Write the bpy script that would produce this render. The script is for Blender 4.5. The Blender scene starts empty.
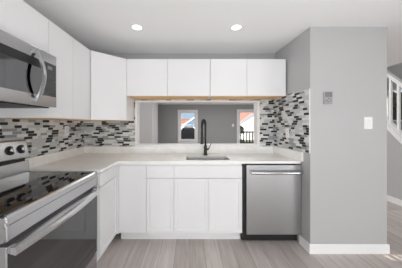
import bpy, bmesh, math, random
from mathutils import Vector, Matrix

# ------------------------------------------------------------------ camera, world, lights, exposure
S = bpy.context.scene
COL = S.collection
F, CX, HZ = 186.0, 190.0, 124.4            # focal length and vanishing point (402x268 frame)
cam_d = bpy.data.cameras.new('camera'); cam = bpy.data.objects.new('camera', cam_d); COL.objects.link(cam)
cam_d.sensor_fit = 'HORIZONTAL'; cam_d.sensor_width = 36.0
cam_d.lens = F * 36.0 / 402.0
cam_d.shift_x = (201.0 - CX) / 402.0
cam_d.shift_y = (HZ - 134.0) / 402.0
cam_d.clip_start = 0.02; cam_d.clip_end = 200
cam.location = (0, 0, 1.332); cam.rotation_euler = (math.pi / 2, 0, 0)
S.camera = cam

vs = S.view_settings
vs.view_transform = 'Standard'; vs.look = 'None'; vs.gamma = 1.0; vs.exposure = -0.08
vs.use_curve_mapping = False
S.cycles.max_bounces = 12; S.cycles.diffuse_bounces = 8; S.cycles.glossy_bounces = 6
S.cycles.transmission_bounces = 8; S.cycles.transparent_max_bounces = 12
S.cycles.sample_clamp_indirect = 6.0
S.cycles.caustics_reflective = False; S.cycles.caustics_refractive = False

W = bpy.data.worlds.new('sky'); S.world = W; W.use_nodes = True
nt = W.node_tree; nt.nodes.clear()
wo = nt.nodes.new('ShaderNodeOutputWorld'); bg = nt.nodes.new('ShaderNodeBackground')
tc = nt.nodes.new('ShaderNodeTexCoord'); ns = nt.nodes.new('ShaderNodeTexNoise'); rp = nt.nodes.new('ShaderNodeValToRGB')
ns.inputs['Scale'].default_value = 7.0; ns.inputs['Detail'].default_value = 5.0
rp.color_ramp.elements[0].position = 0.42; rp.color_ramp.elements[0].color = (0.55, 0.74, 0.93, 1)
rp.color_ramp.elements[1].position = 0.62; rp.color_ramp.elements[1].color = (0.95, 0.97, 1.0, 1)
nt.links.new(tc.outputs['Generated'], ns.inputs['Vector']); nt.links.new(ns.outputs['Fac'], rp.inputs['Fac'])
nt.links.new(rp.outputs['Color'], bg.inputs['Color']); bg.inputs['Strength'].default_value = 0.95
nt.links.new(bg.outputs['Background'], wo.inputs['Surface'])

def lamp(name, kind, loc, energy, rot=(0, 0, 0), size=None, size_y=None, color=(1, 1, 1), **kw):
    d = bpy.data.lights.new(name, kind); d.energy = energy; d.color = color
    if kind == 'AREA':
        d.shape = 'RECTANGLE' if size_y else 'DISK'; d.size = size
        if size_y: d.size_y = size_y
    if kind in ('POINT', 'SPOT'): d.shadow_soft_size = size
    for k, v in kw.items(): setattr(d, k, v)
    o = bpy.data.objects.new(name, d); COL.objects.link(o); o.location = loc; o.rotation_euler = rot
    return o
R = math.radians
lamp('sun', 'SUN', (0, -6, 6), 13.0, (R(72), 0, R(14)), angle=R(0.12), color=(1, 0.95, 0.88))
# wide fill panel added behind the camera, in front of a closed wall
lamp('rear_fill', 'AREA', (0.6, -3.05, 0.8), 54, (R(86), 0, 0), 4.2, 1.2, (0.955, 0.985, 0.995))
# fill added at the left wall behind the camera, brightens the right wall
lamp('left_fill', 'AREA', (-1.46, -1.5, 0.7), 60, (R(84), 0, R(-90)), 1.6, 1.1, (0.955, 0.985, 0.995))
# fill added on the hall side behind the camera, lifts the left cabinets
lamp('hall_side_fill', 'AREA', (3.40, -1.0, 0.7), 36, (R(84), 0, R(90)), 1.8, 1.1, (0.955, 0.985, 1.0))
# unseen fill panels added under the far room's ceiling and at its left wall
lamp('far_room_top_fill', 'AREA', (0.9, 5.6, 2.32), 75, (0, 0, 0), 3.0, 2.4, (0.98, 0.99, 1.0))
lamp('far_room_side_fill', 'AREA', (-3.4, 4.6, 1.4), 30, (R(90), 0, R(-90)), 2.0, 1.5, (1, 0.99, 0.98))

# upward panel added by the camera to brighten the ceiling
lamp('upward_fill', 'AREA', (0.5, 0.0, 0.7), 15, (R(180), 0, 0), 1.2, 0.7, (0.955, 0.985, 0.995))
lamp('hall_top_fill', 'AREA', (2.85, 3.6, 2.33), 6, (0, 0, 0), 0.3)  # small fill added under the hall ceiling to lighten the stair trim
# unseen fill added high in the stairwell to brighten the stair side
lamp('stairwell_fill', 'AREA', (3.98, 4.5, 4.8), 40, (0, 0, 0), 0.8, 4.0)

# ------------------------------------------------------------------ materials
MATS = {}
def mat(name, col, rough=0.5, metal=0.0, spec=0.5, **kw):
    if name in MATS: return MATS[name]
    m = bpy.data.materials.new(name); m.use_nodes = True
    b = m.node_tree.nodes['Principled BSDF']
    b.inputs['Base Color'].default_value = (*col, 1); b.inputs['Roughness'].default_value = rough
    b.inputs['Metallic'].default_value = metal; b.inputs['Specular IOR Level'].default_value = spec
    for k, v in kw.items(): b.inputs[k].default_value = v
    MATS[name] = m; return m
def nodes(m): return m.node_tree.nodes, m.node_tree.links, m.node_tree.nodes['Principled BSDF']
def ramp(n, stops):
    r = n.new('ShaderNodeValToRGB'); e = r.color_ramp.elements
    e[0].position, e[0].color = stops[0][0], (*stops[0][1], 1); e[1].position, e[1].color = stops[-1][0], (*stops[-1][1], 1)
    for p, c in stops[1:-1]:
        x = e.new(p); x.color = (*c, 1)
    return r
def noise(m, scale, vec=(1, 1, 1), detail=4.0):
    n, l, b = nodes(m); t = n.new('ShaderNodeTexCoord'); mp = n.new('ShaderNodeMapping'); x = n.new('ShaderNodeTexNoise')
    mp.inputs['Scale'].default_value = vec; x.inputs['Scale'].default_value = scale; x.inputs['Detail'].default_value = detail
    l.new(t.outputs['Object'], mp.inputs['Vector']); l.new(mp.outputs['Vector'], x.inputs['Vector']); return x
def bump(m, src, strength, dist=0.002):
    n, l, b = nodes(m); bp = n.new('ShaderNodeBump'); bp.inputs['Strength'].default_value = strength; bp.inputs['Distance'].default_value = dist
    l.new(src, bp.inputs['Height']); l.new(bp.outputs['Normal'], b.inputs['Normal'])
def paint(name, col, rough=0.6):
    m = mat(name, col, rough, spec=0.3); x = noise(m, 220.0); bump(m, x.outputs['Fac'], 0.06); return m
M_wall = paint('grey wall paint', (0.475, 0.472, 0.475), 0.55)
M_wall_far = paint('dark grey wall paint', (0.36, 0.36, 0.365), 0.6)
M_ceil = paint('white ceiling paint', (0.88, 0.88, 0.88), 0.8)
M_trim = paint('white trim paint', (0.85, 0.85, 0.85), 0.4)
M_cab = mat('white cabinet lacquer', (0.80, 0.80, 0.81), 0.35, spec=0.4)
_x = noise(M_cab, 60.0); bump(M_cab, _x.outputs['Fac'], 0.015)
M_cab_in = mat('cabinet gap', (0.25, 0.25, 0.25), 0.8)
M_black = mat('black plastic', (0.012, 0.012, 0.013), 0.45); _x = noise(M_black, 150.0); bump(M_black, _x.outputs['Fac'], 0.05)
M_faucet = mat('matte black faucet', (0.012, 0.012, 0.013), 0.35); _x = noise(M_faucet, 150.0); bump(M_faucet, _x.outputs['Fac'], 0.02)
M_glass_black = mat('black ceramic glass', (0.010, 0.010, 0.011), 0.02, spec=0.9)
M_oven_glass = mat('dark oven glass', (0.02, 0.02, 0.022), 0.05, spec=1.0)
_n, _l, _b = nodes(M_oven_glass); _b.inputs['Coat Weight'].default_value = 0.2; _b.inputs['Coat Roughness'].default_value = 0.03
M_mw_glass = mat('microwave window glass', (0.17, 0.17, 0.174), 0.05, 1.0)

def steel(name, col, rough, vec):
    m = mat(name, col, rough, 1.0); x = noise(m, 60.0, vec, 3.0); n, l, b = nodes(m)
    r = ramp(n, [(0.3, tuple(c * 0.93 for c in col)), (0.7, tuple(min(1, c * 1.05) for c in col))])
    l.new(x.outputs['Fac'], r.inputs['Fac']); l.new(r.outputs['Color'], b.inputs['Base Color'])
    bump(m, x.outputs['Fac'], 0.02); return m
M_steel = steel('brushed stainless steel', (0.53, 0.53, 0.54), 0.25, (1, 1, 40))
M_steel_dw = steel('dishwasher stainless steel', (0.45, 0.45, 0.46), 0.38, (40, 1, 1))
M_chrome = steel('polished handle steel', (0.70, 0.70, 0.71), 0.18, (1, 1, 8))
M_sink = steel('sink stainless steel', (0.34, 0.34, 0.34), 0.22, (10, 1, 1))

M_ply = mat('raw plywood', (0.58, 0.33, 0.13), 0.6); _x = noise(M_ply, 14.0, (2, 12, 12)); _n, _l, _b = nodes(M_ply)
_r = ramp(_n, [(0.3, (0.70, 0.45, 0.22)), (0.7, (0.82, 0.58, 0.33))]); _l.new(_x.outputs['Fac'], _r.inputs['Fac']); _l.new(_r.outputs['Color'], _b.inputs['Base Color'])

M_quartz = mat('white veined quartz', (0.78, 0.77, 0.74), 0.22, spec=0.5)
_n, _l, _b = nodes(M_quartz); _x = noise(M_quartz, 2.6, (1, 1, 1), 8.0); _x.inputs['Distortion'].default_value = 1.2
_r = ramp(_n, [(0.44, (0.90, 0.90, 0.885)), (0.495, (0.85, 0.84, 0.815)), (0.55, (0.90, 0.90, 0.89))])
_l.new(_x.outputs['Fac'], _r.inputs['Fac']); _l.new(_r.outputs['Color'], _b.inputs['Base Color'])

# plank floor: boards run away from the camera
M_floor = mat('grey brown plank floor', (0.3, 0.27, 0.25), 0.38, spec=0.4)
_n, _l, _b = nodes(M_floor)
_t = _n.new('ShaderNodeTexCoord'); _mp = _n.new('ShaderNodeMapping'); _mp.inputs['Rotation'].default_value = (0, 0, R(90))
_br = _n.new('ShaderNodeTexBrick'); _br.offset = 0.37; _br.offset_frequency = 2
for k, v in (('Scale', 1.0), ('Brick Width', 1.22), ('Row Height', 0.155), ('Mortar Size', 0.0016), ('Mortar Smooth', 0.2), ('Bias', 0.0)): _br.inputs[k].default_value = v
_br.inputs['Color1'].default_value = (0, 0, 0, 1); _br.inputs['Color2'].default_value = (1, 1, 1, 1); _br.inputs['Mortar'].default_value = (0.3, 0.3, 0.3, 1)
_l.new(_t.outputs['Object'], _mp.inputs['Vector']); _l.new(_mp.outputs['Vector'], _br.inputs['Vector'])
_g = noise(M_floor, 3.0, (9, 0.8, 1), 6.0); _g.inputs['Distortion'].default_value = 0.6
_mx = _n.new('ShaderNodeMix'); _mx.data_type = 'RGBA'; _mx.inputs['Factor'].default_value = 0.72
_l.new(_br.outputs['Color'], _mx.inputs['A']); _l.new(_g.outputs['Fac'], _mx.inputs['B'])
_r = ramp(_n, [(0.2, (0.36, 0.315, 0.295)), (0.5, (0.52, 0.465, 0.44)), (0.8, (0.66, 0.61, 0.585))])
_l.new(_mx.outputs['Result'], _r.inputs['Fac'])
_m2 = _n.new('ShaderNodeMix'); _m2.data_type = 'RGBA'; _m2.inputs['B'].default_value = (0.17, 0.145, 0.13, 1)
_l.new(_br.outputs['Fac'], _m2.inputs['Factor']); _l.new(_r.outputs['Color'], _m2.inputs['A']); _l.new(_m2.outputs['Result'], _b.inputs['Base Color'])
bump(M_floor, _g.outputs['Fac'], 0.05)

M_tw = mat('white glass tile', (0.72, 0.73, 0.72), 0.16); M_tl = mat('pale grey stone tile', (0.50, 0.51, 0.51), 0.4)
M_tm = mat('mid grey stone tile', (0.27, 0.28, 0.285), 0.35); M_td = mat('charcoal glass tile', (0.022, 0.023, 0.026), 0.2)
for _m in (M_tw, M_tl, M_tm, M_td): _x = noise(_m, 40.0); bump(_m, _x.outputs['Fac'], 0.04)
M_grout = mat('light grout', (0.62, 0.62, 0.61), 0.9)

def emit(name, col, s):
    m = bpy.data.materials.new(name); m.use_nodes = True; n = m.node_tree.nodes; n.clear()
    e = n.new('ShaderNodeEmission'); o = n.new('ShaderNodeOutputMaterial'); e.inputs['Color'].default_value = (*col, 1); e.inputs['Strength'].default_value = s
    m.node_tree.links.new(e.outputs['Emission'], o.inputs['Surface']); return m
M_bulb = emit('lit lamp lens', (1, 0.98, 0.94), 2.5)
M_display = emit('microwave clock display', (0.55, 0.58, 0.6), 0.35)
M_pane = bpy.data.materials.new('clear window pane'); M_pane.use_nodes = True
_nn = M_pane.node_tree.nodes; _nn.clear(); _o = _nn.new('ShaderNodeOutputMaterial'); _mxs = _nn.new('ShaderNodeMixShader')
_tr = _nn.new('ShaderNodeBsdfTransparent'); _gl = _nn.new('ShaderNodeBsdfGlossy'); _gl.inputs['Roughness'].default_value = 0.02
_mxs.inputs['Fac'].default_value = 0.05; _ll = M_pane.node_tree.links
_ll.new(_tr.outputs[0], _mxs.inputs[1]); _ll.new(_gl.outputs[0], _mxs.inputs[2]); _ll.new(_mxs.outputs[0], _o.inputs['Surface'])

# ------------------------------------------------------------------ mesh helpers
def box(bm, x0, x1, y0, y1, z0, z1, mtx=None):
    P = [(x, y, z) for z in (z0, z1) for y in (y0, y1) for x in (x0, x1)]
    v = [bm.verts.new(mtx @ Vector(p) if mtx else p) for p in P]
    fs = [bm.faces.new([v[i] for i in q]) for q in ((0, 2, 3, 1), (4, 5, 7, 6), (0, 1, 5, 4), (2, 6, 7, 3), (0, 4, 6, 2), (1, 3, 7, 5))]
    return v, fs
def bbox(*a, bev=0.0, seg=2, mtx=None):
    bm = bmesh.new(); box(bm, *a, mtx=mtx)
    if bev: bmesh.ops.bevel(bm, geom=bm.edges[:], offset=bev, segments=seg, affect='EDGES', profile=0.7)
    return bm
def prism(bm, pts, z0, z1):
    a = [bm.verts.new((x, y, z0)) for x, y in pts]; b = [bm.verts.new((x, y, z1)) for x, y in pts]; n = len(pts)
    bm.faces.new(a[::-1]); bm.faces.new(b)
    for i in range(n): bm.faces.new((a[i], a[(i + 1) % n], b[(i + 1) % n], b[i]))
    bmesh.ops.recalc_face_normals(bm, faces=bm.faces[:])
def profile_y(bm, pts, y0, y1):
    """closed (x,z) outline swept along Y"""
    a = [bm.verts.new((x, y0, z)) for x, z in pts]; b = [bm.verts.new((x, y1, z)) for x, z in pts]; n = len(pts)
    bm.faces.new(a); bm.faces.new(b[::-1])
    for i in range(n): bm.faces.new((a[i], b[i], b[(i + 1) % n], a[(i + 1) % n]))
    bmesh.ops.recalc_face_normals(bm, faces=bm.faces[:])
def grid(us, vs_, solid, d0, d1, pt):
    """watertight slab on a rectangular grid; solid(i,j) says which cells are there; pt(u,v,d) -> xyz"""
    bm = bmesh.new(); V = {}
    def v(i, j, d):
        k = (i, j, d)
        if k not in V: V[k] = bm.verts.new(pt(us[i], vs_[j], (d0, d1)[d]))
        return V[k]
    n, m = len(us) - 1, len(vs_) - 1
    ok = lambda i, j: 0 <= i < n and 0 <= j < m and solid(i, j)
    for i in range(n):
        for j in range(m):
            if not ok(i, j): continue
            for d in (0, 1): bm.faces.new([v(i, j, d), v(i + 1, j, d), v(i + 1, j + 1, d), v(i, j + 1, d)])
            for (di, dj, a, b) in ((-1, 0, (i, j), (i, j + 1)), (1, 0, (i + 1, j), (i + 1, j + 1)), (0, -1, (i, j), (i + 1, j)), (0, 1, (i, j + 1), (i + 1, j + 1))):
                if not ok(i + di, j + dj): bm.faces.new([v(*a, 0), v(*b, 0), v(*b, 1), v(*a, 1)])
    bmesh.ops.recalc_face_normals(bm, faces=bm.faces[:]); return bm
def tube(bm, pts, r, seg=12, caps=True):
    pts = [Vector(p) for p in pts]; rings = []; up = None
    for i, p in enumerate(pts):
        t = (pts[min(i + 1, len(pts) - 1)] - pts[max(i - 1, 0)]).normalized()
        if up is None: up = t.orthogonal().normalized()
        up = (up - t * up.dot(t)).normalized(); s = t.cross(up)
        rr = r[i] if isinstance(r, (list, tuple)) else r
        rings.append([bm.verts.new(p + up * math.cos(2 * math.pi * k / seg) * rr + s * math.sin(2 * math.pi * k / seg) * rr) for k in range(seg)])
    for a, b in zip(rings, rings[1:]):
        for k in range(seg): bm.faces.new((a[k], a[(k + 1) % seg], b[(k + 1) % seg], b[k])).smooth = True
    if caps: bm.faces.new(rings[0][::-1]); bm.faces.new(rings[-1])
def lathe(bm, prof, mtx=None, seg=24):
    rings = []
    for r, z in prof:
        rings.append([bm.verts.new((mtx or Matrix()) @ Vector((r * math.cos(2 * math.pi * k / seg), r * math.sin(2 * math.pi * k / seg), z))) for k in range(seg)])
    for a, b in zip(rings, rings[1:]):
        for k in range(seg): bm.faces.new((a[k], a[(k + 1) % seg], b[(k + 1) % seg], b[k])).smooth = True
    bm.faces.new(rings[0][::-1]); bm.faces.new(rings[-1])
    bmesh.ops.recalc_face_normals(bm, faces=bm.faces[:])
OFF = {}
def obj(name, bm, m, parent=None, base=None, **props):
    """link a bmesh (in world coordinates) as ONE object; origin at the thing's base"""
    o = bpy.data.objects.new(name, bpy.data.meshes.new(name))
    off = OFF[parent.name] if parent else Vector(base or (0, 0, 0))
    bmesh.ops.translate(bm, verts=bm.verts[:], vec=-off)
    bm.to_mesh(o.data); bm.free()
    for k in (m if isinstance(m, (list, tuple)) else [m]): o.data.materials.append(k)
    COL.objects.link(o)
    if parent: o.parent = parent
    else: o.location = off
    OFF[o.name] = off
    for k, v in props.items(): o[k] = v
    return o
def thing(name, label, cat, loc, group=None):
    o = bpy.data.objects.new(name, None); COL.objects.link(o); o.location = loc; o.empty_display_size = 0.1
    OFF[o.name] = Vector(loc); return tag(o, label, cat, group)
def tag(o, label, cat, group=None):
    o['label'] = label; o['category'] = cat
    if group: o['group'] = group
    return o
def struct(name, bm, m, parent=None):
    o = obj(name, bm, m, parent)
    if not parent: o['kind'] = 'structure'
    return o
def door_bm(x0, x1, y0, y1, z0, z1, normal, rail=0.055, rec=0.007, mtx=None, bev=0.002):
    """a cabinet front: one board, with a recessed field (shaker) when rail > 0"""
    bm = bmesh.new(); v, fs = box(bm, x0, x1, y0, y1, z0, z1); bm.normal_update()
    if rail:
        f = max(bm.faces, key=lambda q: q.normal.dot(Vector(normal)))
        bmesh.ops.inset_region(bm, faces=[f], thickness=rail)
        bmesh.ops.inset_region(bm, faces=[f], thickness=0.004, depth=-rec)
    if mtx: bmesh.ops.transform(bm, matrix=mtx, verts=bm.verts[:])
    return bm

# ------------------------------------------------------------------ key dimensions
HC = 2.342; XL = -1.51; YB = 2.651; YB2 = 2.77; YF = 8.5; YR = -3.1; XS = 3.46
PA, PB = (1.205, YB), (1.245, 1.926); PX = 2.04
YC = 2.06; YD = 2.075; ZC0, ZC = 0.897, 0.925; ZL = 1.02
ZU0, ZU1 = 1.384, 2.146

# ------------------------------------------------------------------ setting
struct('floor', bbox(-3.6, 4.7, YR - 0.1, YF + 0.1, -0.12, 0), M_floor)
struct('ceiling', bbox(-3.6, XS, YR - 0.1, YF + 0.1, HC, HC + 0.12), M_ceil)
struct('wall_left', bbox(XL - 0.12, XL, YR, YB2, 0, HC), M_wall)
OX0, OX1, OZ0, OZ1 = -0.764, 0.962, 1.036, 1.662
CL, CR = 0.014, 0.026                      # casing widths at the sides of the pass-through
us = [-3.5, OX0, OX1, PX]; zs = [0, OZ0, OZ1, HC]
struct('wall_back', grid(us, zs, lambda i, j: not (i == 1 and j == 1), YB, YB2, lambda u, v, d: (u, d, v)), M_wall)
bm = bmesh.new(); prism(bm, [PA, PB, (PX, 1.926), (PX, YB), ], 0, HC); struct('wall_right', bm, M_wall)
# pass-through trim: frame on the kitchen face and white jamb lining
bm = grid([OX0 - CL, OX0, OX1, OX1 + CR], [ZL, OZ0, OZ1, 1.672], lambda i, j: not (i == 1 and j == 1), YB - 0.016, YB, lambda u, v, d: (u, d, v))
bm2 = grid([OX0, OX0 + 0.012, OX1 - 0.012, OX1], [OZ0, OZ0 + 0.012, OZ1 - 0.012, OZ1], lambda i, j: not (i == 1 and j == 1), YB - 0.02, YB2 + 0.005, lambda u, v, d: (u, d, v))
me = bpy.data.meshes.new('t'); bm2.to_mesh(me); bm.from_mesh(me); bm2.free(); bpy.data.meshes.remove(me)
struct('trim_1', bm, M_trim)
# baseboard on the pier
bm = bmesh.new()
dx, dy = PB[0] - PA[0], PB[1] - PA[1]; L = math.hypot(dx, dy); nx, ny = dy / L, -dx / L     # outward (towards the kitchen)
Y0 = 2.09; t = (Y0 - PA[1]) / dy; q = (PA[0] + dx * t, Y0)
prism(bm, [q, PB, (PX, 1.926), (PX + 0.014, 1.926), (PX + 0.014, 1.912), (PB[0] - 0.014, 1.912), (q[0] - 0.014, q[1])], 0, 0.098)
bmesh.ops.bevel(bm, geom=[e for e in bm.edges if all(v.co.z > 0.09 for v in e.verts)], offset=0.006, segments=2, affect='EDGES')
struct('baseboard_right', bm, M_trim)
# rest of the kitchen (behind the camera) and the hall
struct('wall_rear', grid([XL - 0.12, 3.212, 3.254, 3.296, 3.336, 3.362, 3.402, 4.7], [0, 1.648, 1.682, HC + 0.1], lambda i, j: not (j == 1 and i in (1, 3, 5)), YR - 0.02, YR, lambda u, v, d: (u, d, v)), M_wall)  # slots in this unseen wall are shaped to throw sun stripes on the floor
bm = grid([-1.6, -1.5, 0.55, 0.65, 2.7, 2.8], [0.2, 0.3, 2.2, 2.3], lambda i, j: not (j == 1 and i in (1, 3)), YR, YR + 0.03, lambda u, v, d: (u, d, v))
w3 = struct('added_window', bm, M_trim); struct('added_blind', bbox(-1.5, 2.7, YR + 0.005, YR + 0.012, 0.3, 2.2), M_trim, w3)  # unseen window and closed slab, invented to go with the rear fill

# far room
WX0, WX1, WZ0, WZ1 = -0.457, 0.252, 0.60, 1.90
DX0, DX1, DZ1 = 2.24, 3.05, 1.93
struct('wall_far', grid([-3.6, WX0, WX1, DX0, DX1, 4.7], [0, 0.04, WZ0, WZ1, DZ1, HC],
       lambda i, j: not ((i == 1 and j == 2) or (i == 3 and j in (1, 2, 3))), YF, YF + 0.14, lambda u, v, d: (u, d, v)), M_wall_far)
struct('wall_far_left', bbox(-3.6, -3.5, YB2, YF, 0, HC), M_wall)
struct('wall_partition', bbox(-3.5, -1.226, 6.0, 7.1, 0, HC), M_wall)
struct('trim_2', bbox(-3.5, XS, YF - 0.05, YF, HC - 0.10, HC), M_trim)
# sash window of the far room
bm = grid([WX0 - 0.10, WX0, WX1, WX1 + 0.10], [WZ0 - 0.12, WZ0, WZ1, WZ1 + 0.10], lambda i, j: not (i == 1 and j == 1), YF - 0.025, YF, lambda u, v, d: (u, d, v))
w1 = struct('window_1', bm, M_trim)
bm = grid([WX0, WX0 + 0.045, WX1 - 0.045, WX1], [WZ0, WZ0 + 0.05, 1.235, 1.285, WZ1 - 0.045, WZ1], lambda i, j: not (i == 1 and j in (1, 3)), YF + 0.03, YF + 0.08, lambda u, v, d: (u, d, v))
struct('sash_frame', bm, M_trim, w1); struct('window_sill', bbox(WX0 - 0.13, WX1 + 0.13, YF - 0.07, YF - 0.025, WZ0 - 0.03, WZ0), M_trim, w1)
struct('pane', bbox(WX0 + 0.045, WX1 - 0.045, YF + 0.05, YF + 0.056, WZ0 + 0.05, WZ1 - 0.045), M_pane, w1)
# glazed door to the deck
bm = grid([DX0 - 0.10, DX0, DX1, DX1 + 0.10], [0, DZ1, DZ1 + 0.09], lambda i, j: not (i == 1 and j == 0), YF - 0.025, YF, lambda u, v, d: (u, d, v))
d1 = struct('door_1', bm, M_trim)
bm = grid([DX0, DX0 + 0.05, DX1 - 0.05, DX1], [0.04, 0.2, DZ1 - 0.05, DZ1], lambda i, j: not (i == 1 and j == 1), YF + 0.03, YF + 0.08, lambda u, v, d: (u, d, v))
struct('door_frame', bm, M_trim, d1)
struct('pane', bbox(DX0 + 0.05, DX1 - 0.05, YF + 0.05, YF + 0.056, 0.2, DZ1 - 0.05), M_pane, d1)
# stair side: knee wall, cap, stairwell
kz = lambda y: 1.11 + (y - 3.036) * 1.06
def yz_prism(pts, x0, x1):
    bm = bmesh.new(); a = [bm.verts.new((x0, y, z)) for y, z in pts]; b = [bm.verts.new((x1, y, z)) for y, z in pts]; n = len(pts)
    bm.faces.new(a); bm.faces.new(b[::-1])
    for i in range(n): bm.faces.new((a[i], b[i], b[(i + 1) % n], a[(i + 1) % n]))
    bmesh.ops.recalc_face_normals(bm, faces=bm.faces[:]); return bm
yk0, yk1 = 2.10, 3.036 + (HC - 1.11) / 1.06
struct('wall_stair', yz_prism([(yk0, 0), (YF, 0), (YF, HC), (yk1, HC), (yk0, kz(yk0))], XS, XS + 0.10), M_wall)
struct('trim_3', yz_prism([(yk0, kz(yk0) - 0.09), (yk1, kz(yk1) - 0.09), (yk1, kz(yk1)), (yk0, kz(yk0))], XS - 0.02, XS), M_trim)
struct('baseboard_stair', bbox(XS - 0.014, XS, yk0, YF, 0, 0.095), M_trim)
WSY0, WSY1, WSZ0, WSZ1 = 3.55, 4.26, 1.40, 2.12
struct('wall_stairwell', grid([YR, WSY0, WSY1, YF], [0, WSZ0, WSZ1, 4.9], lambda i, j: not (i == 1 and j == 1), 4.5, 4.64, lambda u, v, d: (d, u, v)), M_wall)
w2 = struct('window_2', grid([WSY0, WSY0 + 0.03, WSY1 - 0.03, WSY1], [WSZ0, WSZ0 + 0.03, WSZ1 - 0.03, WSZ1], lambda i, j: not (i == 1 and j == 1), 4.53, 4.60, lambda u, v, d: (d, u, v)), M_trim)
struct('pane', bbox(4.56, 4.566, WSY0 + 0.03, WSY1 - 0.03, WSZ0 + 0.03, WSZ1 - 0.03), M_pane, w2)
struct('wall_landing', grid([XS, 4.5], [HC, 4.9], lambda i, j: True, YF, YF + 0.1, lambda u, v, d: (u, d, v)), M_wall)
struct('wall_upstairs', bbox(XS, XS + 0.1, YR, YF, HC, 4.9), M_wall)
struct('ceiling_stairwell', bbox(XS, 4.7, YR, YF, 4.9, 5.0), M_ceil)

# ------------------------------------------------------------------ mosaic backsplash
def tiles(name, regions, pt, seed, label, group, th=0.004, rh=0.0265):
    """rows of narrow strips of random length; pt(u,z,d) -> xyz, d out of the wall; four stone and glass colours"""
    bm = bmesh.new(); g = 0.0012
    for (u0, u1, z0, z1) in regions:                                  # grout bed
        P = [bm.verts.new(pt(u, z, d)) for d in (0.0, 0.0025) for (u, z) in ((u0, z0), (u1, z0), (u1, z1), (u0, z1))]
        for q in ((4, 5, 6, 7), (0, 1, 5, 4), (1, 2, 6, 5), (2, 3, 7, 6), (3, 0, 4, 7), (3, 2, 1, 0)): bm.faces.new([P[i] for i in q]).material_index = 4
    ua = min(r[0] for r in regions); ub = max(r[1] for r in regions)
    k = int(min(r[2] for r in regions) / rh) - 1
    while k * rh < max(r[3] for r in regions):
        rng = random.Random(seed * 1000 + k); u = ua - rng.random() * 0.1; nn = (k * 3) % 5 + rng.choice((0, 0, 1))
        while u < ub:
            Lk = rng.choice((0.045, 0.065, 0.085, 0.11, 0.085)); q = rng.random()
            nn += 1
            c = 3 if nn % 4 == 0 else (0 if q < 0.44 else 1 if q < 0.80 else 2)
            if nn % 4 == 0 and q < 0.12: c, nn = 1, nn - 1
            if c == 3: Lk = rng.choice((0.07, 0.09, 0.1))
            for (u0, u1, z0, z1) in regions:
                a, b = max(u + g, u0), min(u + Lk - g, u1); lo, hi = max(k * rh + g, z0), min((k + 1) * rh - g, z1)
                if b - a < 0.004 or hi - lo < 0.003: continue
                P = [bm.verts.new(pt(x, z, d)) for d in (0.002, th + (0.0008 if c else 0)) for (x, z) in ((a, lo), (b, lo), (b, hi), (a, hi))]
                for q4 in ((4, 5, 6, 7), (0, 1, 5, 4), (1, 2, 6, 5), (2, 3, 7, 6), (3, 0, 4, 7)): bm.faces.new([P[i] for i in q4]).material_index = c
            u += Lk
        k += 1
    bmesh.ops.recalc_face_normals(bm, faces=bm.faces[:])
    o = obj(name, bm, [M_tw, M_tl, M_tm, M_td, M_grout]); return tag(o, label, 'tiled backsplash', group)
QX0 = -0.795
tiles('mosaic_backsplash', [(0.55, 1.443, ZL, 1.455), (1.443, YB - 0.008, ZL, 1.379)], lambda u, z, d: (XL + 0.0008 + d, u, z), 1, 'strip mosaic on the left wall, behind the range and its knob panel', 'mosaic backsplash panels')
tiles('mosaic_backsplash', [(XL + 0.007, QX0, ZL, 1.379), (QX0, OX0 - CL, ZL, 1.683), (OX1 + CR, PA[0] - 0.005, ZL, 1.683), (OX0 - CL, OX1 + CR, 1.672, 1.683)], lambda u, z, d: (u, YB - 0.0008 - d, z), 2,
      'strip mosaic on the back wall, around the pass-through opening', 'mosaic backsplash panels')
RW = lambda u, z, d: (PA[0] + dx * u / L - nx * -d if False else PA[0] + dx * u / L + NX * d, PA[1] + dy * u / L + NY * d, z)
NX, NY = dy / L, -dx / L                                              # out of the right wall, towards the kitchen
mo = tiles('mosaic_backsplash', [(0.004, L - 0.008, ZL + 0.012, 1.705)], RW, 3, 'strip mosaic on the right wall, ending in a white edge strip at the corner', 'mosaic backsplash panels')
bm = bmesh.new(); P = [RW(u, 0, d) for u, d in ((L - 0.008, 0), (L, 0), (L, 0.007), (L - 0.008, 0.007))]
prism(bm, [(p[0], p[1]) for p in P], ZL + 0.012, 1.705); obj('edge_trim', bm, M_trim, mo, label='white metal edge strip')

# ------------------------------------------------------------------ base cabinets
TK = 0.112
def front_cabinet(name, label, x0, x1, fronts, depth=0.55, hollow=False):
    """cabinet of the back run; fronts = list of (part name, xa, xb, za, zb, rail)"""
    c = thing(name, label, 'base cabinet', ((x0 + x1) / 2, YD + 0.02 + depth / 2, 0), 'white base cabinets')
    bm = bmesh.new()
    if hollow:                                                          # open box: the basin hangs inside
        yb = YD + 0.02 + depth
        for q in ((x0, x0 + 0.018, YD + 0.02, yb, TK, ZC0 - 0.001), (x1 - 0.018, x1, YD + 0.02, yb, TK, ZC0 - 0.001), (x0 + 0.018, x1 - 0.018, YD + 0.02, yb, TK, TK + 0.018),
                  (x0 + 0.018, x1 - 0.018, yb - 0.012, yb, TK + 0.018, ZC0 - 0.001), (x0 + 0.018, x1 - 0.018, YD + 0.02, YD + 0.038, 0.69, ZC0 - 0.001), (x0 + 0.018, x1 - 0.018, YD + 0.02, YD + 0.038, TK + 0.018, TK + 0.05)): box(bm, *q)
    else: box(bm, x0, x1, YD + 0.02, YD + 0.02 + depth, TK, ZC0 - 0.001)
    box(bm, x0, x1, YD + 0.085, YD + 0.02 + depth, 0.0, TK)
    obj('cabinet_body', bm, M_cab, c)
    for (pn, xa, xb, za, zb, rail) in fronts: obj(pn, door_bm(xa, xb, YD, YD + 0.019, za, zb, (0, -1, 0), rail), M_cab, c)
    return c
px = lambda u, Y=YD: (u - CX) * Y / F
g = 0.0025
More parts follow.
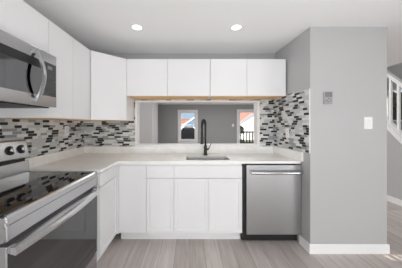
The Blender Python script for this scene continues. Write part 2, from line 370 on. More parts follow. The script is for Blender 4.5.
xa, xb, xc, xd, xe = px(117.8), px(146.2), px(174.0), px(208.3), px(242.3)
front_cabinet('base_cabinet', 'white corner base cabinet with one full-height door and no drawer', xa + 0.005, xb, [('door', xa + 0.012, xb - g, TK + 0.01, ZC0 - 0.03, 0.0)])
front_cabinet('base_cabinet', 'narrow white base cabinet with one drawer over one door, left of the sink', xb, xc, [('drawer', xb + g, xc - g, 0.735, ZC0 - 0.03, 0.0), ('door', xb + g, xc - g, TK + 0.01, 0.728, 0.05)])
front_cabinet('sink_cabinet', 'wide white base cabinet with two doors under the sink', xc, xe, [('drawer_front', xc + g, xe - g, 0.735, ZC0 - 0.03, 0.0),
              ('door', xc + g, xd - g / 2, TK + 0.01, 0.728, 0.05), ('door', xd + g / 2, xe - g, TK + 0.01, 0.728, 0.05)], hollow=True)
# the left run: one cabinet between the corner and the range, doors facing +X
XF = -0.812; RY1 = 1.672
c = thing('base_cabinet', 'white base cabinet on the left wall, end panel edge touching the range', 'base cabinet', ((XL + XF) / 2, 1.87, 0), 'white base cabinets')
bm = bmesh.new(); box(bm, XL + 0.01, XF - 0.02, RY1 + 0.004, YD + 0.015, TK, ZC0 - 0.001); box(bm, XL + 0.01, XF - 0.085, RY1 + 0.004, YD + 0.015, 0, TK); box(bm, XF - 0.02, xa + 0.008, YD - 0.001, YD + 0.0145, TK, ZC0 - 0.001)
obj('cabinet_body', bm, M_cab, c)
obj('drawer', door_bm(XF - 0.019, XF, RY1 + 0.007, YD - 0.004, 0.765, ZC0 - 0.012, (1, 0, 0), 0.0), M_cab, c)
obj('door', door_bm(XF - 0.019, XF, RY1 + 0.007, YD - 0.004, TK + 0.01, 0.758, (1, 0, 0), 0.05), M_cab, c)

# ------------------------------------------------------------------ countertop with sink cut-out
SX0, SX1, SY0, SY1 = -0.045, 0.465, 2.135, 2.375
XCF = -0.800
xs = [XL + 0.002, XCF, SX0, SX1, px(300.6, YC)]; ys = [RY1 + 0.002, YC, SY0, SY1, YB - 0.006]
bm = grid(xs, ys, lambda i, j: (j >= 1 or i == 0) and not (i == 2 and j == 2), ZC0, ZC, lambda u, v, d: (u, v, d))
ct = tag(obj('countertop', bm, M_quartz, None, (-0.2, 2.35, ZC0)), 'white quartz L-shaped worktop with a short upstand along the walls', 'countertop')
obj('upstand', bbox(XL + 0.002, XL + 0.022, RY1 + 0.002, YB - 0.006, ZC, ZL), M_quartz, ct)
obj('upstand', bbox(XL + 0.022, PA[0] - 0.026, YB - 0.026, YB - 0.006, ZC, ZL), M_quartz, ct)
bm = bmesh.new(); e = 0.62; P = [RW(u, 0, d) for u, d in ((0.012, 0.001), (e, 0.001), (e, 0.021), (0.012, 0.021))]; prism(bm, [(p[0], p[1]) for p in P], ZC, ZL + 0.008); obj('upstand', bm, M_quartz, ct)

# ------------------------------------------------------------------ sink and faucet
sk = thing('sink', 'stainless undermount sink let into the worktop below the black faucet', 'sink', ((SX0 + SX1) / 2, (SY0 + SY1) / 2, 0.70))
o_ = 0.001
def rrect(x0, x1, y0, y1, r, n=6):
    P = []
    for (cx_, cy_, a0) in ((x1 - r, y1 - r, 0), (x0 + r, y1 - r, 90), (x0 + r, y0 + r, 180), (x1 - r, y0 + r, 270)):
        for k in range(n + 1): a = R(a0 + 90 * k / n); P.append((cx_ + r * math.cos(a), cy_ + r * math.sin(a)))
    return P
bm = bmesh.new(); rings = []
for (ins, r_, z) in ((-0.012, 0.05, ZC0 - 0.003), (0.0, 0.045, ZC0 - 0.003), (0.001, 0.045, ZC0 - 0.012), (0.004, 0.045, 0.72), (0.022, 0.05, 0.702)):
    rings.append([bm.verts.new((x, y, z)) for x, y in rrect(SX0 + ins, SX1 - ins, SY0 + ins, SY1 - ins, r_)])
for a, b in zip(rings, rings[1:]):
    for k in range(len(a)): bm.faces.new((a[k], a[(k + 1) % len(a)], b[(k + 1) % len(a)], b[k])).smooth = True
obj('basin_wall', bm, M_sink, sk)
bm = bmesh.new(); prism(bm, rrect(SX0 + 0.02, SX1 - 0.02, SY0 + 0.02, SY1 - 0.02, 0.05), 0.697, 0.703); obj('basin_floor', bm, M_sink, sk)
bm = bmesh.new(); lathe(bm, [(0.045, 0), (0.045, 0.003), (0.03, 0.004), (0.02, 0.001)], Matrix.Translation(((SX0 + SX1) / 2, (SY0 + SY1) / 2, 0.7032))); obj('drain', bm, M_chrome, sk)

FX, FY = 0.205, 2.475
fc = thing('faucet', 'tall matte black pull-down spring faucet behind the sink', 'faucet', (FX, FY, ZC))
T = Matrix.Translation((FX, FY, ZC))
bm = bmesh.new(); lathe(bm, [(0.028, 0), (0.028, 0.012), (0.022, 0.018), (0.021, 0.12), (0.019, 0.13)], T); obj('faucet_base', bm, M_faucet, fc)
sp = Vector((-0.056, -0.17, 0)); arc = []
for i in range(13):
    a = math.pi * i / 12; k = (1 - math.cos(a)) / 2
    arc.append(Vector((FX, FY, ZC + 0.375)) + sp * k + Vector((0, 0, math.sin(a) * 0.085)))
path = [Vector((FX, FY, ZC + 0.10)), Vector((FX, FY, ZC + 0.25))] + arc + [Vector((FX, FY, ZC + 0.30)) + sp]
bm = bmesh.new(); tube(bm, path, 0.013, 12); obj('spout', bm, M_faucet, fc)
bm = bmesh.new(); coil = []                                             # the spring wound round the spout
dense = []
for a, b in zip(path[1:], path[2:]):
    for q in range(24): dense.append(a.lerp(b, q / 24))
dist = 0.0
for i, p in enumerate(dense[:-1]):
    t = (dense[i + 1] - p); dist += t.length; t.normalize(); s_ = t.cross(Vector((0.95, -0.31, 0))).normalized(); w_ = t.cross(s_)
    a = dist / 0.012 * 2 * math.pi; coil.append(p + s_ * math.cos(a) * 0.0155 + w_ * math.sin(a) * 0.0155)
tube(bm, coil, 0.0025, 5); obj('spring', bm, M_faucet, fc)
hp = Vector((FX, FY, ZC)) + sp
bm = bmesh.new(); lathe(bm, [(0.012, 0.32), (0.015, 0.31), (0.017, 0.22), (0.020, 0.17), (0.018, 0.163)], Matrix.Translation(hp)); obj('spray_head', bm, M_faucet, fc)
bm = bmesh.new(); tube(bm, [Vector((FX, FY, ZC + 0.235)), hp + Vector((0, 0.02, 0.235))], 0.006, 8); bmesh.ops.translate(bm, verts=bm.verts[:], vec=(0, 0, 0)); obj('spray_holder', bm, M_faucet, fc)
bm = bmesh.new(); tube(bm, [(FX + 0.015, FY, ZC + 0.075), (FX + 0.045, FY, ZC + 0.08)], 0.012, 12); tube(bm, [(FX + 0.04, FY, ZC + 0.08), (FX + 0.06, FY - 0.01, ZC + 0.12), (FX + 0.075, FY - 0.02, ZC + 0.16)], [0.006, 0.005, 0.004], 8)
obj('faucet_handle', bm, M_faucet, fc)

# ------------------------------------------------------------------ dishwasher
DWX0, DWX1 = px(246.0), px(300.3)
dw = thing('dishwasher', 'stainless steel dishwasher under the worktop beside the right wall', 'dishwasher', ((DWX0 + DWX1) / 2, YD + 0.3, 0))
bm = bmesh.new(); box(bm, xe + 0.006, 1.198, YD + 0.035, YD + 0.56, 0.09, ZC0 - 0.012); obj('dishwasher_body', bm, M_black, dw)
bm = bbox(DWX0, DWX1, YD - 0.022, YD + 0.03, 0.115, 0.882, bev=0.004); obj('dishwasher_door', bm, M_steel_dw, dw)
bm = bmesh.new(); hy = YD - 0.058
n = 16; pts = [(DWX0 + 0.03 + (DWX1 - DWX0 - 0.045) * i / n, hy - 0.012 * math.sin(math.pi * i / n), 0.806) for i in range(n + 1)]
tube(bm, pts, 0.017, 12)
for x in (DWX0 + 0.045, DWX1 - 0.03): box(bm, x - 0.011, x + 0.011, hy, YD - 0.02, 0.797, 0.815)
obj('handle', bm, M_chrome, dw, label='polished bar handle')
bm = bmesh.new(); box(bm, xe + 0.012, DWX1 - 0.012, YD + 0.045, YD + 0.06, 0.012, 0.092)
for x in (xe + 0.03, DWX1 - 0.03): lathe(bm, [(0.016, 0), (0.016, 0.008), (0.008, 0.01), (0.008, 0.06)], Matrix.Translation((x, YD + 0.085, 0)), 12)
obj('toe_panel', bm, M_black, dw, label='black toe panel')
bm = bmesh.new(); box(bm, xe + 0.004, DWX0 - 0.004, YD + 0.01, YD + 0.045, 0.06, ZC0 - 0.012)  # black boxes fill the gap between sink cabinet and dishwasher door
for k in range(6): box(bm, xe + 0.006, DWX0 - 0.006, YD + 0.004, YD + 0.01, 0.12 + k * 0.125, 0.16 + k * 0.125)
obj('side_gap_strip', bm, M_black, dw, label='black strip filling the gap left of the door')

# ------------------------------------------------------------------ range
RY0 = 0.842; RX = -0.832; ZR = 0.912
rg = thing('range', 'stainless electric range with black glass cooktop against the left wall', 'range', ((XL + RX) / 2, (RY0 + RY1) / 2, 0))
bm = bmesh.new(); box(bm, XL + 0.03, RX - 0.045, RY0 + 0.004, RY1 - 0.002, 0.03, 0.893)
for y in (RY0 + 0.06, RY1 - 0.06):
    for x in (XL + 0.1, RX - 0.12): lathe(bm, [(0.02, 0), (0.02, 0.01), (0.012, 0.012), (0.012, 0.035)], Matrix.Translation((x, y, 0)), 12)
obj('range_body', bm, M_steel, rg)
obj('cooktop', bbox(XL + 0.066, RX - 0.018, RY0 + 0.003, RY1 - 0.003, 0.893, ZR, bev=0.003), M_glass_black, rg, label='black ceramic glass cooktop')
M_ring = mat('printed burner ring', (0.10, 0.10, 0.105), 0.2)
for (bx, by, r_) in ((-1.05, 1.05, 0.10), (-1.05, 1.46, 0.085), (-1.31, 1.05, 0.075), (-1.31, 1.46, 0.10)):
    bm = bmesh.new(); n = 40
    A = [[bm.verts.new((bx + rr * math.cos(2 * math.pi * k / n), by + rr * math.sin(2 * math.pi * k / n), ZR + 0.0006)) for k in range(n)] for rr in (r_ - 0.002, r_)]
    for k in range(n): bm.faces.new((A[0][k], A[1][k], A[1][(k + 1) % n], A[0][(k + 1) % n]))
    bm.normal_update(); r2 = bmesh.ops.extrude_face_region(bm, geom=bm.faces[:]); bmesh.ops.translate(bm, verts=[v for v in r2['geom'] if isinstance(v, bmesh.types.BMVert)], vec=(0, 0, -0.0008))
    obj('burner_ring', bm, M_ring, rg)
# front apron: rounded nose over a flat face with a groove
bm = bmesh.new()
profile_y(bm, [(RX - 0.06, 0.892), (RX - 0.02, ZR + 0.003), (RX - 0.008, ZR + 0.001), (RX, ZR - 0.010), (RX + 0.001, 0.875), (RX - 0.004, 0.872), (RX - 0.004, 0.868), (RX + 0.001, 0.865), (RX + 0.003, 0.80), (RX - 0.004, 0.792), (RX - 0.06, 0.792)], RY0, RY1 - 0.003)
bmesh.ops.bevel(bm, geom=[e for e in bm.edges if all(v.co.x > RX - 0.03 for v in e.verts) and abs(e.verts[0].co.y - e.verts[1].co.y) < 1e-6 and e.verts[0].co.y < RY0 + 0.01], offset=0.01, segments=3, affect='EDGES')
obj('front_panel', bm, M_steel, rg)
# oven door: steel frame with full glass
od = obj('oven_door', bbox(RX - 0.045, RX - 0.002, RY0 + 0.003, RY1 - 0.005, 0.195, 0.772, bev=0.004), M_steel, rg)
obj('oven_glass', bbox(RX - 0.004, RX + 0.002, RY0 + 0.012, RY1 - 0.012, 0.205, 0.735, bev=0.001), M_oven_glass, od, label='dark oven glass')
bm = bmesh.new(); n = 20; rows = []
for i in range(n + 1):                                               # broad flat bar bowed outwards
    t = i / n; y = RY0 + 0.012 + (RY1 - RY0 - 0.03) * t; bow = 0.026 + 0.026 * math.sin(math.pi * t)
    rows.append([bm.verts.new((RX + bow + a, y, 0.748 + b)) for a, b in ((-0.007, -0.017), (0.006, -0.019), (0.011, 0.0), (0.004, 0.017), (-0.008, 0.019))])
for a, b in zip(rows, rows[1:]):
    for k in range(5): bm.faces.new((a[k], a[(k + 1) % 5], b[(k + 1) % 5], b[k])).smooth = False
bm.faces.new(rows[0]); bm.faces.new(rows[-1][::-1])
for y in (RY0 + 0.03, RY1 - 0.035): box(bm, RX - 0.004, RX + 0.028, y - 0.016, y + 0.016, 0.733, 0.763)
bmesh.ops.recalc_face_normals(bm, faces=bm.faces[:])
obj('handle', bm, M_chrome, od, label='bowed bright steel handle')
obj('storage_drawer', bbox(RX - 0.045, RX - 0.004, RY0 + 0.003, RY1 - 0.005, 0.045, 0.185, bev=0.004), M_steel, rg)
# backguard: lower step, dark slot, tilted knob panel
XG = XL + 0.008
bm = bmesh.new(); profile_y(bm, [(XG, 0.893), (XG + 0.066, 0.893), (XG + 0.056, 1.012), (XG, 1.012)], RY0 + 0.003, RY1 - 0.004); bg_ = obj('backguard', bm, M_steel, rg)
obj('vent_slot', bbox(XG, XG + 0.03, RY0 + 0.01, RY1 - 0.012, 1.011, 1.041), M_black, bg_, label='dark vent slot')
bm = bmesh.new(); profile_y(bm, [(XG, 1.040), (XG + 0.054, 1.040), (XG + 0.060, 1.048), (XG + 0.032, 1.187), (XG + 0.022, 1.197), (XG, 1.197)], RY0 + 0.003, RY1 - 0.004)
cp = obj('control_panel', bm, M_steel, rg)
nrm = Vector((0.139, 0, 0.028)).normalized(); up = Vector((-0.028, 0, 0.139)).normalized()
for i, y in enumerate((1.605, 1.505, 1.00, 0.91)):
    p = Vector((XG + 0.0465, y, 1.119)); M3 = Matrix((Vector((0, 1, 0)), up, nrm)).transposed().to_4x4(); M3 = Matrix.Translation(p - nrm * 0.001) @ M3
    bm = bmesh.new(); lathe(bm, [(0.037, 0), (0.037, 0.007), (0.033, 0.009)], M3); kb = obj('knob', bm, M_black, cp, label='black ringed control knob')
    bm = bmesh.new(); lathe(bm, [(0.022, 0.008), (0.021, 0.028), (0.018, 0.031)], M3); box(bm, -0.006, 0.006, -0.021, 0.021, 0.028, 0.036, mtx=M3); obj('knob_cap', bm, M_steel, kb)
bm = bmesh.new(); M3 = Matrix.Translation(Vector((XG + 0.0465, 1.255, 1.119)) - nrm * 0.001) @ Matrix((Vector((0, 1, 0)), up, nrm)).transposed().to_4x4()
box(bm, -0.14, 0.14, -0.035, 0.035, 0, 0.003, mtx=M3); obj('clock_display', bm, M_glass_black, cp)

# ------------------------------------------------------------------ microwave over the range
MY0, MY1 = 0.685, 1.443; MX = -1.036; MZ0, MZ1 = 1.462, 1.853
mw = thing('microwave', 'stainless over-the-range microwave hanging under the upper cabinets', 'microwave', ((XL + MX) / 2, (MY0 + MY1) / 2, MZ0))
bm = bmesh.new(); box(bm, XL + 0.008, MX - 0.03, MY0, MY1, MZ0 + 0.004, MZ1); obj('microwave_body', bm, M_steel, mw)
obj('bottom_grille', bbox(XL + 0.02, MX - 0.05, MY0 + 0.01, MY1 - 0.01, MZ0 - 0.006, MZ0 + 0.004), M_black, mw, label='dark underside plate')
CPY = 1.325
md = obj('microwave_door', bbox(MX - 0.03, MX, MY0, MY1, MZ0, MZ1, bev=0.004), M_steel, mw)
obj('door_glass', bbox(MX - 0.004, MX + 0.0025, MY0 + 0.03, CPY - 0.006, 1.536, 1.722, bev=0.001), M_mw_glass, md, label='dark window glass')
obj('door_vent', bbox(MX - 0.004, MX + 0.0025, MY0 + 0.03, CPY - 0.006, 1.7225, 1.778), M_black, md)
cpn = obj('control_panel', bbox(MX - 0.004, MX + 0.0025, CPY, MY1 - 0.008, 1.540, 1.782, bev=0.001), M_glass_black, mw, label='dark control panel')
obj('clock_display', bbox(MX + 0.002, MX + 0.0034, CPY + 0.025, CPY + 0.07, 1.735, 1.760), M_display, cpn)
M_key = mat('grey key print', (0.045, 0.045, 0.047), 0.4)
for r_ in range(5):
    for c_ in range(3):
        y = CPY + 0.022 + c_ * 0.026; z = 1.700 - r_ * 0.031
        obj('key', bbox(MX + 0.002, MX + 0.0031, y, y + 0.016, z - 0.010, z), M_key, cpn)
bm = bmesh.new(); n = 20; rows = []
for i in range(n + 1):
    t = i / n; z = 1.492 + 0.333 * t; bow = 0.012 + 0.048 * math.sin(math.pi * t); y = CPY - 0.076
    rows.append([bm.verts.new((MX + bow + a, y + b, z)) for a, b in ((-0.007, -0.013), (0.005, -0.011), (0.008, 0.0), (0.005, 0.011), (-0.007, 0.013))])
for a, b in zip(rows, rows[1:]):
    for k in range(5): bm.faces.new((a[k], a[(k + 1) % 5], b[(k + 1) % 5], b[k])).material_index = 1 if k == 4 else 0
bm.faces.new(rows[0]); bm.faces.new(rows[-1])
for z in (1.498, 1.819): box(bm, MX - 0.002, MX + 0.018, CPY - 0.089, CPY - 0.063, z - 0.012, z + 0.012)
bmesh.ops.recalc_face_normals(bm, faces=bm.faces[:]); obj('handle', bm, [M_steel, M_black], md, label='bowed bright steel handle')

# ------------------------------------------------------------------ upper cabinets
XU = -1.098
def left_upper(label, y0, y1, z0, fronts):
    c = thing('upper_cabinet', label, 'upper cabinet', ((XL + XU) / 2, (y0 + y1) / 2, z0), 'white upper cabinets')
    obj('cabinet_body', bbox(XL + 0.002, XU - 0.02, y0, y1, z0, ZU1 - 0.001), M_cab, c)
    obj('underside', bbox(XL + 0.004, XU - 0.022, y0 + 0.002, y1 - 0.002, z0 - 0.004, z0 + 0.001), M_ply, c, label='raw plywood underside')
    for a, b in fronts: obj('door', door_bm(XU - 0.019, XU, a + 0.0015, b - 0.0015, z0 + 0.002, ZU1, (1, 0, 0), 0.0), M_cab, c)
left_upper('white two-door cabinet directly above the microwave', MY0, MY1, 1.857, [(MY0, 1.064), (1.064, MY1)])
left_upper('tall white two-door wall cabinet between microwave and diagonal corner cabinet', 1.445, 2.046, ZU0, [(1.445, 1.745), (1.745, 2.046)])
QX, QY = -0.797, 2.326
cc = thing('corner_cabinet', 'tall white wall cabinet set diagonally across the corner', 'upper cabinet', (-1.25, 2.4, ZU0), 'white upper cabinets')
off = 0.014
bm = bmesh.new(); prism(bm, [(XL + 0.002, YB - 0.006), (XL + 0.002, 2.048), (XU - 0.02, 2.048), (XU - 0.004, 2.052), (QX - 0.003, QY + 0.003), (QX, QY + 0.016), (QX, YB - 0.006)], ZU0, ZU1); obj('cabinet_body', bm, M_cab, cc)
bm = bmesh.new(); prism(bm, [(XL + 0.004, YB - 0.008), (XL + 0.004, 2.05), (XU - 0.022, 2.05), (QX - 0.01, QY + 0.012), (QX - 0.004, YB - 0.008)], ZU0 - 0.004, ZU0 + 0.001); obj('underside', bm, M_ply, cc, label='raw plywood underside')
dv = Vector((QX - XU, QY - 2.047, 0)); ln = dv.length; ang = math.atan2(dv.y, dv.x)
M4 = Matrix.Translation((XU, 2.047, 0)) @ Matrix.Rotation(ang, 4, 'Z')
obj('door', door_bm(0.004, ln - 0.004, -0.014, 0.003, ZU0 + 0.002, ZU1 - 0.001, (0, -1, 0), 0.0, mtx=M4), M_cab, cc)
def back_upper(label, x0, x1, seam):
    y0 = QY; c = thing('upper_cabinet', label, 'upper cabinet', ((x0 + x1) / 2, 2.48, 1.69), 'white upper cabinets')
    obj('cabinet_body', bbox(x0, x1, y0 + 0.02, YB - 0.007, 1.691, ZU1 + 0.003), M_cab, c)
    obj('underside', bbox(x0 + 0.016, x1 - 0.016, y0 + 0.004, YB - 0.009, 1.684, 1.6915), M_ply, c, label='raw plywood underside')
    for a, b in ((x0, seam), (seam, x1)): obj('door', door_bm(a + 0.002, b - 0.002, y0, y0 + 0.019, 1.690, ZU1 + 0.003, (0, -1, 0), 0.0), M_cab, c)
qx = lambda u: (u - CX) * QY / F
back_upper('short white two-door wall cabinet over the pass-through, next to the diagonal corner cabinet', QX + 0.002, qx(210.1), qx(167.6))
back_upper('short white two-door wall cabinet over the pass-through, next to the right wall', qx(210.3), qx(286.0), qx(247))

# ------------------------------------------------------------------ ceiling lights
def downlight(label, x, y):
    t = thing('recessed_light', label, 'ceiling light', (x, y, HC), 'recessed ceiling lights')
    bm = bmesh.new(); n = 32
    T4 = Matrix.Translation((x, y, HC))
    lathe(bm, [(0.068, -0.0002), (0.066, -0.004), (0.052, -0.006), (0.050, -0.003), (0.050, -0.0002)], T4, 32); obj('trim_ring', bm, M_trim, t)
    bm = bmesh.new(); lathe(bm, [(0.049, -0.0045), (0.049, -0.0065), (0.03, -0.008)], T4, 32); obj('lens', bm, M_bulb, t, label='lit white lens')
    l = lamp('downlight_glow', 'AREA', (0, 0, -0.012), 0.35, (0, 0, 0), 0.1, None, (1, 0.97, 0.92)); l.parent = t
downlight('lit round ceiling light over the left side of the kitchen', (137 - CX) * 1.929 / F, 1.929)
downlight('lit round ceiling light over the sink side of the kitchen', (236.3 - CX) * 1.929 / F, 1.929)

# ------------------------------------------------------------------ plates on the walls
pz = lambda v, Y: 1.332 - (v - HZ) * Y / F
YP = 1.926
M_plate_grey = mat('grey plate', (0.36, 0.36, 0.37), 0.4); M_plate_dark = mat('plate dark grey', (0.14, 0.14, 0.145), 0.4)
x0, x1 = px(323.3, YP), px(331.3, YP); z0, z1 = pz(104, YP), pz(92, YP)
t = thing('wall_control', 'small grey control box high on the grey pier', 'wall control', ((x0 + x1) / 2, YP, z0))
obj('case', bbox(x0, x1, YP - 0.018, YP, z0, z1, bev=0.004), M_plate_grey, t)
obj('screen', bbox(x0 + 0.005, x1 - 0.005, YP - 0.0195, YP - 0.017, z0 + 0.07, z1 - 0.006), mat('plate screen', (0.2, 0.2, 0.21), 0.3), t)
for (a, b) in ((0.045, 0.052), (0.02, 0.035), (0.06, 0.03), (0.035, 0.02)): obj('button', bbox(x0 + a - 0.006, x0 + a + 0.006, YP - 0.021, YP - 0.017, z0 + b - 0.006, z0 + b + 0.006), M_plate_dark, t)
def plate(name, label, cat, M, w=0.075, h=0.118, kind='switch', group=None):
    t = thing(name, label, cat, M @ Vector((0, 0, 0)), group)
    bm = bbox(-w / 2, w / 2, -h / 2, h / 2, 0, 0.006, bev=0.002, mtx=None); bmesh.ops.transform(bm, matrix=M, verts=bm.verts[:]); obj('cover_plate', bm, M_trim, t)
    if kind == 'switch':
        bm = bbox(-0.017, 0.017, -0.034, 0.034, 0.005, 0.010, bev=0.002); bmesh.ops.transform(bm, matrix=M, verts=bm.verts[:]); obj('rocker', bm, M_cab, t)
    else:
        for s in (-1, 1):
            bm = bbox(-0.017, 0.017, s * 0.02 - 0.013, s * 0.02 + 0.013, 0.005, 0.008, bev=0.001); bmesh.ops.transform(bm, matrix=M, verts=bm.verts[:]); sc = obj('socket', bm, M_cab, t)
            bm = bmesh.new()
            for q in (-0.006, 0.006): box(bm, q - 0.001, q + 0.001, s * 0.02 - 0.004, s * 0.02 + 0.005, 0.0078, 0.0085)
            bmesh.ops.transform(bm, matrix=M, verts=bm.verts[:]); obj('slots', bm, M_black, sc)
def frame(o, u, w):                                                   # local x, y, z -> world
    return Matrix.Translation(o) @ Matrix((Vector(u), (0, 0, 1), Vector(w))).transposed().to_4x4()
plate('light_switch', 'white rocker switch on the grey pier, at its right edge', 'light switch', frame((px(368, YP), YP, pz(123, YP)), (1, 0, 0), (0, -1, 0)), 0.084, 0.124)
plate('wall_outlet', 'white outlet in the mosaic on the left wall, right of the range', 'outlet', frame((XL + 0.005, 2.27, 1.255), (0, 1, 0), (1, 0, 0)), kind='outlet', group='backsplash outlets')
p = RW(0.33, 1.225, 0.005); plate('wall_outlet', 'white outlet in the mosaic on the right wall', 'outlet', frame(p, (-dx / L, -dy / L, 0), (NX, NY, 0)), kind='outlet', group='backsplash outlets')
plate('light_switch', 'small white switch on the dark far wall beside the glazed door', 'light switch', frame(((233 - CX) * YF / F, YF, 1.29), (1, 0, 0), (0, -1, 0)), 0.09, 0.13)

# ------------------------------------------------------------------ stair railing
rl = thing('stair_railing', 'white stair railing with square balusters rising beyond the pier', 'stair railing', (XS + 0.05, 3.0, kz(3.0)))
y0, y1 = 2.30, 3.75
obj('handrail', yz_prism([(y0, kz(y0) + 0.80), (y1, kz(y1) + 0.80), (y1, kz(y1) + 0.88), (y0, kz(y0) + 0.88)], XS + 0.015, XS + 0.085), M_trim, rl)
obj('bottom_rail', yz_prism([(y0, kz(y0)), (y1, kz(y1)), (y1, kz(y1) + 0.03), (y0, kz(y0) + 0.03)], XS + 0.005, XS + 0.095), M_trim, rl)
k = 0
while True:
    y = 3.745 - 0.1235 * k
    if y < 2.32: break
    obj('baluster', yz_prism([(y - 0.016, kz(y) + 0.005), (y + 0.016, kz(y) + 0.045), (y + 0.016, kz(y) + 0.82), (y - 0.016, kz(y) + 0.79)], XS + 0.034, XS + 0.066), M_trim, rl); k += 1

# ------------------------------------------------------------------ outside
M_grass = mat('grass', (0.09, 0.12, 0.035), 0.9); _x = noise(M_grass, 9.0, (1, 1, 1), 8.0); _n, _l, _b = nodes(M_grass)
_r = ramp(_n, [(0.35, (0.05, 0.065, 0.02)), (0.65, (0.17, 0.17, 0.08))]); _l.new(_x.outputs['Fac'], _r.inputs['Fac']); _l.new(_r.outputs['Color'], _b.inputs['Base Color'])
M_deck = mat('pale deck boards', (0.72, 0.70, 0.67), 0.7); _x = noise(M_deck, 8.0, (10, 1, 1)); bump(M_deck, _x.outputs['Fac'], 0.1)
M_side_w = mat('white siding', (0.70, 0.70, 0.69), 0.6); M_side_b = mat('blue siding', (0.045, 0.09, 0.15), 0.6)
M_roof_o = mat('terracotta shingles', (0.62, 0.30, 0.22), 0.85); _x = noise(M_roof_o, 5.0, (1, 1, 4), 6.0); _n, _l, _b = nodes(M_roof_o)
_r = ramp(_n, [(0.3, (0.24, 0.105, 0.077)), (0.7, (0.30, 0.145, 0.11))]); _l.new(_x.outputs['Fac'], _r.inputs['Fac']); _l.new(_r.outputs['Color'], _b.inputs['Base Color'])
for _m in (M_side_w, M_side_b):
    _n, _l, _b = nodes(_m); _w = _n.new('ShaderNodeTexWave'); _w.bands_direction = 'Z'; _w.inputs['Scale'].default_value = 2.2; _t = _n.new('ShaderNodeTexCoord')
    _l.new(_t.outputs['Object'], _w.inputs['Vector']); bump(_m, _w.outputs['Fac'], 0.3, 0.01)
M_cover = mat('charcoal grill cover', (0.03, 0.03, 0.034), 0.8); _x = noise(M_cover, 12.0); bump(M_cover, _x.outputs['Fac'], 0.3, 0.02)
M_iron = mat('black railing paint', (0.012, 0.012, 0.013), 0.5)
M_leaf = mat('olive shrub leaves', (0.085, 0.085, 0.05), 0.8); M_pot = mat('clay planter', (0.2, 0.19, 0.18), 0.8)
g_ = struct('ground', bbox(-30, 40, YF + 0.14, 60, -0.35, -0.25), M_grass)
struct('ground_side', bbox(4.64, 40, -20, YF + 0.14, -0.35, -0.25), M_grass)
struct('deck_floor', bbox(-4, 7, YF + 0.14, 12.0, -0.25, -0.02), M_deck)
fx = lambda u, Y: (u - CX) * Y / F
def house(label, Y, xL, xR, wallz, ridgez, rake, side, depth=6.0):
    """house seen past the deck: white or blue gable front with its rake rising to the right, terracotta main roof behind"""
    h = thing('neighbour_house', label, 'house', ((xL + xR) / 2, Y + depth / 2, -0.25))
    (ax, az), (bx, bz) = rake                                          # rake from low left to high right
    cx2 = bx + (bx - ax)
    bm = bmesh.new(); pts = [(ax, -0.25), (cx2, -0.25), (cx2, az), (bx, bz), (ax, az)]
    a = [bm.verts.new((x, Y, z)) for x, z in pts]; b = [bm.verts.new((x, Y + depth, z)) for x, z in pts]; n = len(pts)
    bm.faces.new(a); bm.faces.new(b[::-1])
    for i in range(n): bm.faces.new((a[i], b[i], b[(i + 1) % n], a[(i + 1) % n]))
    bmesh.ops.recalc_face_normals(bm, faces=bm.faces[:]); obj('gable_wing', bm, side, h)
    sl = (bz - az) / (bx - ax); e = 0.35
    bm = bmesh.new()
    for s in (0, 1):
        mx = (lambda x: x) if s == 0 else (lambda x: 2 * bx - x)
        P = [(mx(ax - e), az - e * sl + 0.02), (mx(bx), bz + 0.02), (mx(bx), bz + 0.16), (mx(ax - e), az - e * sl + 0.16)]
        a = [bm.verts.new((x, Y - 0.25, z)) for x, z in P]; b = [bm.verts.new((x, Y + depth, z)) for x, z in P]
        bm.faces.new(a); bm.faces.new(b[::-1])
        for i in range(4): bm.faces.new((a[i], b[i], b[(i + 1) % 4], a[(i + 1) % 4]))
    bmesh.ops.recalc_face_normals(bm, faces=bm.faces[:]); obj('gable_roof', bm, M_side_w, h, label='white edged gable roof')
    obj('main_wall', bbox(xL, xR, Y + 2.6, Y + depth + 4, -0.25, wallz), side, h)
    bm = yz_prism([(Y + 2.1, wallz - 0.15), (Y + 2.1, wallz), (Y + 2.6 + (depth + 1.4) / 2, ridgez), (Y + depth + 4.5, wallz), (Y + depth + 4.5, wallz - 0.15)], xL - 0.3, xR + 0.3)
    obj('main_roof', bm, M_roof_o, h, label='terracotta shingle roof'); return h
Yh = 19.0
house('neighbouring house with terracotta roof and white gable, outside the glazed door', Yh, fx(236, Yh + 2), fx(285, Yh), 1.0, 6.2, ((fx(238.5, Yh), pz(127.5, Yh)), (fx(262, Yh), pz(113, Yh))), M_side_w)
Yh = 24.0
house('neighbouring house with terracotta roof and blue gable, outside the sash window', Yh, fx(160, Yh + 2), fx(203, Yh), 0.9, 2.25, ((fx(181.5, Yh), pz(127, Yh)), (fx(199, Yh), pz(115, Yh))), M_side_b)
fn = thing('garden_fence', 'white solid garden fence behind the covered grill', 'fence', (0, 14, -0.25))
obj('fence_panel', bbox(fx(170, 14), fx(212, 14), 14, 14.05, -0.2, 1.13), M_side_w, fn)
for i in range(4):
    x = fx(170, 14) + i * (fx(212, 14) - fx(170, 14)) / 3; obj('fence_post', bbox(x - 0.06, x + 0.06, 13.93, 13.999, -0.25, 1.2), M_side_w, fn)
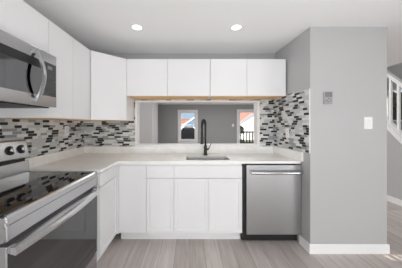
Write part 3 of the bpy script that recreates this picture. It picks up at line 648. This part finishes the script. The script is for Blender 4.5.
# covered grill on the deck
gx, gy = fx(188.2, 10.6), 10.6
gr = thing('covered_grill', 'dark covered barbecue grill standing on the pale deck', 'grill', (gx, gy, -0.02))
bm = bmesh.new(); secs = [(0.52, 0.44, 0.17), (0.60, 0.44, 0.22), (0.68, 0.47, 0.25), (0.88, 0.50, 0.26), (0.98, 0.46, 0.25), (1.04, 0.36, 0.22), (1.16, 0.30, 0.16), (1.20, 0.2, 0.1)]; rings = []
for z, a, b in secs: rings.append([bm.verts.new((gx + a * (abs(math.cos(q)) ** 0.5) * (1 if math.cos(q) >= 0 else -1) * (1 + 0.04 * math.sin(7 * q + z * 9)), gy + b * (abs(math.sin(q)) ** 0.5) * (1 if math.sin(q) >= 0 else -1), z)) for q in [2 * math.pi * k / 32 for k in range(32)]])
for a, b in zip(rings, rings[1:]):
    for k in range(32): bm.faces.new((a[k], a[(k + 1) % 32], b[(k + 1) % 32], b[k])).smooth = True
bm.faces.new(rings[0][::-1]); bm.faces.new(rings[-1]); obj('grill_cover', bm, M_cover, gr)
for sx in (-1, 1):
    for sy in (-1, 1): obj('leg', bbox(gx + sx * 0.26 - 0.025, gx + sx * 0.26 + 0.025, gy + sy * 0.14 - 0.025, gy + sy * 0.14 + 0.025, -0.02, 0.62), M_iron, gr)
# deck railing outside the door
Yr = 10.4; a0, a1 = fx(237, Yr), fx(262, Yr)
rr = thing('deck_railing', 'black deck railing outside the glazed door', 'railing', ((a0 + a1) / 2, Yr, -0.02))
obj('top_rail', bbox(a0, a1, Yr - 0.04, Yr + 0.04, pz(132.8, Yr), pz(131.2, Yr)), M_iron, rr); obj('bottom_rail', bbox(a0, a1, Yr - 0.03, Yr + 0.03, 0.25, 0.33), M_iron, rr)
x = a0 + 0.05; k = 0
while x < a1:
    obj('baluster', bbox(x - 0.034, x + 0.034, Yr - 0.02, Yr + 0.02, -0.02 if k % 6 == 0 else 0.30, pz(132.5, Yr)), M_iron, rr); x += 0.165; k += 1
# potted shrub by the railing
bx_, by_ = fx(241, 11.2), 11.2
sb = thing('potted_shrub', 'small dark shrub in a pot behind the deck railing', 'plant', (bx_, by_, -0.02))
bm = bmesh.new(); lathe(bm, [(0.13, -0.02), (0.18, 0.4), (0.20, 0.42), (0.17, 0.41)], Matrix.Translation((bx_, by_, 0))); obj('planter', bm, M_pot, sb)
bm = bmesh.new(); rng = random.Random(5)
for k in range(160):
    a = rng.random() * 6.283; r_ = rng.random() ** 0.5 * 0.17; z = 0.80 + rng.random() * 0.42; p = Vector((bx_ + r_ * math.cos(a), by_ + r_ * math.sin(a), z)); Mx = Matrix.Translation(p) @ Matrix.Rotation(rng.random() * 6.3, 4, 'Z') @ Matrix.Rotation(rng.random() * 2 - 1, 4, 'X')
    q = [bm.verts.new(Mx @ Vector(c)) for c in ((0, 0, -0.07), (0.03, 0.008, 0), (0, 0, 0.08), (-0.03, 0.008, 0))]; bm.faces.new(q)
tube(bm, [(bx_, by_, 0.35), (bx_ + 0.02, by_, 0.75), (bx_, by_, 1.1)], [0.02, 0.015, 0.006], 6); obj('foliage', bm, M_leaf, sb)
# hedge seen through the stairwell window
hg = bmesh.new(); rng = random.Random(9)
for k in range(700):
    p = Vector((9.0 + rng.random() * 1.2, 4.5 + rng.random() * 8.0, -0.25 + rng.random() * 3.6)); Mx = Matrix.Translation(p) @ Matrix.Rotation(rng.random() * 6.3, 4, 'Z') @ Matrix.Rotation(rng.random() * 2 - 1, 4, 'X')
    q = [hg.verts.new(Mx @ Vector(c)) for c in ((0, 0, -0.22), (0.2, 0.03, 0), (0, 0, 0.24), (-0.2, 0.03, 0))]; hg.faces.new(q)
box(hg, 9.3, 10.4, 4.3, 13.0, -0.25, 2.75)
tag(obj('hedge', hg, M_leaf, None, (9.6, 8.5, -0.25)), 'olive hedge outside the stairwell window, behind the balusters', 'hedge')
